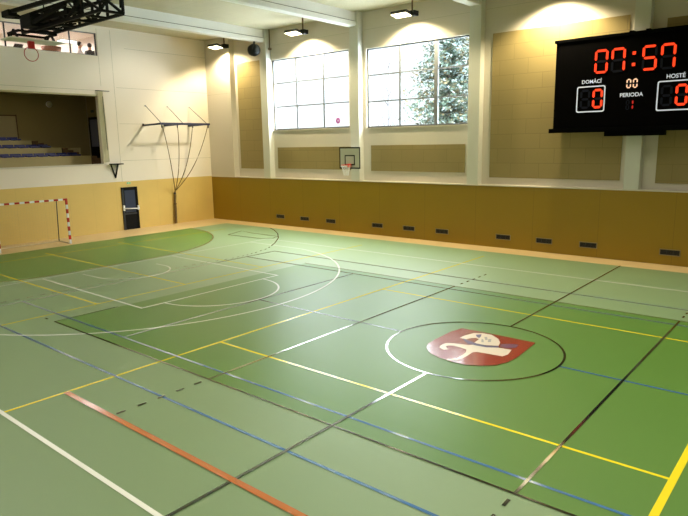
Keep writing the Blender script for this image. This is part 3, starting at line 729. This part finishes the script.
def skin_person(name, loc, label, pose, hairm, shirtm, rot):
    e = thing(name, loc, label, 'person'); e.rotation_euler = (0, 0, rot)
    # seated figure, facing local +x; joints: pelvis, spine, neck, head, arms, legs
    lean = pose
    V = [(0,0,.0,.15), (.03+lean*.3,0,.25,.15), (.05+lean*.8,0,.48,.17), (.06+lean,0,.60,.07), (.09+lean*1.1,0,.70,.085), (.10+lean*1.15,0,.82,.085),
         (.06+lean*.85,.19,.53,.065), (.22+lean*.8,.24,.28,.05), (.45+lean,.14,.22,.038), (.53+lean,.10,.22,.03),
         (.06+lean*.85,-.19,.53,.065), (.22+lean*.8,-.24,.28,.05), (.45+lean,-.14,.22,.038), (.53+lean,-.10,.22,.03),
         (.42,.11,-.0,.085), (.46,.11,-.42,.055), (.56,.11,-.45,.04), (.42,-.11,-.0,.085), (.46,-.11,-.42,.055), (.56,-.11,-.45,.04)]
    E_ = [(0,1),(1,2),(2,3),(3,4),(4,5),(2,6),(6,7),(7,8),(8,9),(2,10),(10,11),(11,12),(12,13),(0,14),(14,15),(15,16),(0,17),(17,18),(18,19)]
    me = bpy.data.meshes.new('body'); me.from_pydata([v[:3] for v in V], E_, [])
    o = bpy.data.objects.new('body', me); COL.objects.link(o); o.parent = e
    md = o.modifiers.new('s', 'SKIN')
    for k, v in enumerate(V): me.skin_vertices[0].data[k].radius = (v[3], v[3])
    me.skin_vertices[0].data[0].use_root = True
    s_ = o.modifiers.new('u', 'SUBSURF'); s_.levels = 2; s_.render_levels = 2
    bpy.context.view_layer.update()
    m2 = bpy.data.meshes.new_from_object(o.evaluated_get(bpy.context.evaluated_depsgraph_get())); o.modifiers.clear(); o.data = m2
    m2.materials.clear()
    for mm in (shirtm, SKIN, DKGREY): m2.materials.append(mm)
    for p in m2.polygons:
        c = p.center; p.use_smooth = True
        p.material_index = 1 if (c.z > .62 or (c.x > .36+lean and .1 < c.z < .4)) else (2 if c.z < .12 else 0)
    hx = .10+lean*1.15
    b = MB(); b2 = bmesh.new(); bmesh.ops.create_uvsphere(b2, u_segments=14, v_segments=10, radius=1.)
    for v in b2.verts:
        v.co = Vector((hx-.03+v.co.x*.115, v.co.y*.108, .84+v.co.z*.12))
    bmesh.ops.delete(b2, geom=[v for v in b2.verts if v.co.x > hx+.03 and v.co.z < .87], context='VERTS')
    b.merge(b2, hairm, smooth=True); b.build('hair', e)
    b = MB(); b.box(hx+.07, hx+.12, -.012, .012, .77, .80, SKIN, .004); b.box(hx+.06, hx+.095, -.045, -.02, .80, .815, HAIR); b.box(hx+.06, hx+.095, .02, .045, .80, .815, HAIR); b.box(hx+.06, hx+.095, -.025, .025, .735, .743, RED); b.build('face_features', e)
    return e
skin_person('person', (-1.0, -6.95, 8.40), 'person in a pale shirt with dark cap seated behind the upper window', .06, HAIR, SHIRTW, 1.2)
skin_person('person', (-.95, -6.32, 8.42), 'person in dark clothes leaning forward behind the rightmost upper pane', .16, HAIR, SHIRTD, 2.6)
e = thing('tub_chair', (-1.0, -8.2, 7.96), 'brown tub chair behind the upper window, left of the window post', 'chair')
b = MB(); b.lathe((0,0,0), [(.22, .3), (.3, .5), (.42, .88), (.45, 1.0), (.40, 1.0), (.33, .7), (.2, .5)], WICK, 18); b.build('backrest', e)
b = MB(); b.lathe((0,0,0), [(.2, -.4), (.05, -.3), (.05, .3), (.2, .34)], DKGREY, 12); b.build('base', e)
e = thing('lounge_chair', (-1.1, -9.75, 7.56), 'dark chair with slanted back beside the brown tub chair in the lounge', 'chair')
b = MB(); b.obox((0, 0, 1.1), (.03, -.05, 0), (.0, .16, 0), (.1, .1, .28), SHIRTD); b.build('backrest', e)
b = MB(); b.box(-.2, .3, -.2, .2, .75, .82, SHIRTD, .02); b.build('seat', e)
for sx in (-.15, .25):
    for sy in (-.15, .15): b = MB(); b.bar((sx, sy, 0), (sx, sy, .78), .04, DKGREY); b.build('leg', e)
e = thing('round_table', (-1.15, -8.95, 7.56), 'small white table seen behind the ceiling basketball ring in the lounge', 'table')
b = MB(); b.lathe((0,0,1.1), [(.25, 0), (.27, .03), (.25, .05)], WHITEM, 20); b.build('table_top', e)
b = MB(); b.lathe((0,0,0), [(.2, 0), (.03, .04), (.03, 1.1)], DKGREY, 10); b.build('pedestal', e)

# ------------------------------------------------------------------ outdoors
b = MB(); b.box(-60, 110, .7, 120, -1.2, -1., SNOW); struct(b.build('ground_outside'))
def spruce(name, loc, h, r, label, dens, seed):
    random.seed(seed)
    e = thing(name, loc, label, 'tree')
    b = MB(); b.tube([(0,0,0), (0,0,h*.5), (0,0,h)], [.28, .16, .02], BARK, 10); b.build('trunk', e)
    b = MB(); mi = [b.mi(NEED), b.mi(NEEDW), b.mi(NEEDY)]
    lv = int(h*3.2)
    for k in range(lv):
        t = k/lv; z = h*(.08+.92*t); rr = r*(1-t)**.85+.15
        for j in range(int(dens*(1-t*.6))):
            a = random.uniform(0, 2*PI); ln = rr*random.uniform(.7, 1.08); dr = random.uniform(.08, .28)
            for q in range(max(2, int(ln*4.2))):
                u = (q+.6)/max(2, int(ln*4.2)); px, py = math.cos(a)*ln*u, math.sin(a)*ln*u; pz = z-dr*ln*u+.12*u*u*ln+random.uniform(-.08, .08)
                for w in range(3):
                    c = Vector((px+random.uniform(-.16, .16), py+random.uniform(-.16, .16), pz+random.uniform(-.13, .13)))
                    sz = random.uniform(.07, .15)*(1.25-.5*u); d1 = Vector((random.uniform(-1, 1), random.uniform(-1, 1), random.uniform(-.7, .3))).normalized()*sz*1.5
                    d2 = d1.cross(Vector((random.uniform(-1, 1), random.uniform(-1, 1), random.uniform(-1, 1)))).normalized()*sz*.6
                    f = b.bm.faces.new([b.bm.verts.new(c-d1), b.bm.verts.new(c+d2), b.bm.verts.new(c+d1), b.bm.verts.new(c-d2)])
                    f.material_index = random.choices(mi, (.6, .16, .24))[0]
    b.build('foliage', e, recalc=False)
    return e
spruce('spruce_tree', (8.5, 12.5, -1.), 15.5, 4.9, 'large frosted spruce tree filling the right window', 24, 3)
def bare(name, loc, h, label, seed):
    random.seed(seed); e = thing(name, loc, label, 'tree'); b = MB()
    b.tube([(0,0,0), (.1,0,h*.5), (.05,.1,h)], [.09, .05, .012], BIRCH, 6); b.build('trunk', e)
    b = MB()
    for k in range(22):
        z = h*random.uniform(.3, .95); a = random.uniform(0, 2*PI); ln = random.uniform(.8, 2.0)*(1.2-z/h)
        m_ = Vector((math.cos(a)*ln*.5, math.sin(a)*ln*.5, z+ln*.5)); q = Vector((math.cos(a)*ln, math.sin(a)*ln, z+ln*1.3))
        b.tube([(.07,.02,z), m_, q], [.025, .016, .006], BIRCH, 4, False)
        for w in range(3):
            u = m_.lerp(q, random.random()); b.tube([u, u+Vector((random.uniform(-.4,.4), random.uniform(-.4,.4), .5))], [.01, .004], BIRCH, 3, False)
    b.build('branches', e); return e
bare('bare_tree', (3.6, 12.5, -1.), 11., 'thin bare birch tree seen left of the spruce in the right window', 5)

# ------------------------------------------------------------------ hall lights (added fill lights under the ceiling, out of view)
def area(name, loc, sx, sy, energy, color, rot=(0,0,0)):
    li = bpy.data.lights.new(name, 'AREA'); li.shape = 'RECTANGLE'; li.size = sx; li.size_y = sy; li.energy = energy; li.color = color
    o = bpy.data.objects.new(name, li); COL.objects.link(o); o.location = loc; o.rotation_euler = rot; return o
for x, sx in ((23.5, 6.), (31., 6.), (38.5, 6.)):
    area('unseen_fill_light', (x, -12.5, 9.3), sx, 18., 370, (1., .96, .84)).data.spread = math.radians(115)
o = area('unseen_fill_light', (12, -19.5, 9.3), 12., 3., 400, (1., .97, .92))
for i, (x0, x1, z0, z1) in enumerate(WIN):       # sampling portals in the two window openings
    o = area('window_portal', ((x0+x1)/2, .7, (z0+z1)/2), x1-x0, z1-z0, 1, (1,1,1), (math.radians(-90), 0, 0)); o.data.cycles.is_portal = True
li = area('lounge_light', (-2.2, -8.8, 9.6), 1.5, 5., 200, (1., .96, .92))
li = area('gallery_light', (-3.5, -9, 7.1), 1.5, 5., 26, (1., .9, .6))
w = bpy.data.worlds.new('world'); SC.world = w; w.use_nodes = True
bg = w.node_tree.nodes['Background']; bg.inputs[0].default_value = (.90, .97, 1., 1); 
nt = w.node_tree; tcw = nt.nodes.new('ShaderNodeTexCoord'); spw = nt.nodes.new('ShaderNodeSeparateXYZ'); mr = nt.nodes.new('ShaderNodeMapRange')
mr.interpolation_type = 'SMOOTHSTEP'
nt.links.new(tcw.outputs['Generated'], spw.inputs[0]); nt.links.new(spw.outputs[2], mr.inputs[0])      # overcast sky: brighter towards the zenith
mr.inputs[1].default_value = .155; mr.inputs[2].default_value = .25; mr.inputs[3].default_value = 1.15; mr.inputs[4].default_value = 8.
m2 = nt.nodes.new('ShaderNodeMapRange'); m2.inputs[1].default_value = .3; m2.inputs[2].default_value = .8; m2.inputs[3].default_value = 0.; m2.inputs[4].default_value = 22.
ad = nt.nodes.new('ShaderNodeMath'); ad.operation = 'ADD'
nt.links.new(spw.outputs[2], m2.inputs[0]); nt.links.new(mr.outputs[0], ad.inputs[0]); nt.links.new(m2.outputs[0], ad.inputs[1]); nt.links.new(ad.outputs[0], bg.inputs[1])

# ------------------------------------------------------------------ camera
R0 = Vector((.76733139, .6410166, -.01732794)); R1 = Vector((.10675593, -.15434428, -.98223267)); R2 = Vector((-.63230191, .7518481, -.18686553))
cd = bpy.data.cameras.new('camera'); cam = bpy.data.objects.new('camera', cd); COL.objects.link(cam)
M = Matrix(((R0.x, -R1.x, -R2.x, 28.79670303), (R0.y, -R1.y, -R2.y, -22.34077471), (R0.z, -R1.z, -R2.z, 4.24066249), (0, 0, 0, 1)))
cam.matrix_world = M; cd.sensor_width = 36.; cd.lens = 603.287804*36./688.; cd.clip_start = .05; cd.clip_end = 500
SC.camera = cam
SC.view_settings.view_transform = 'Standard'; SC.view_settings.exposure = .5; SC.view_settings.gamma = 1.
SC.cycles.use_denoising = True
SC.cycles.max_bounces = 8; SC.cycles.diffuse_bounces = 5; SC.cycles.transparent_max_bounces = 12
SC.cycles.sample_clamp_indirect = 6.
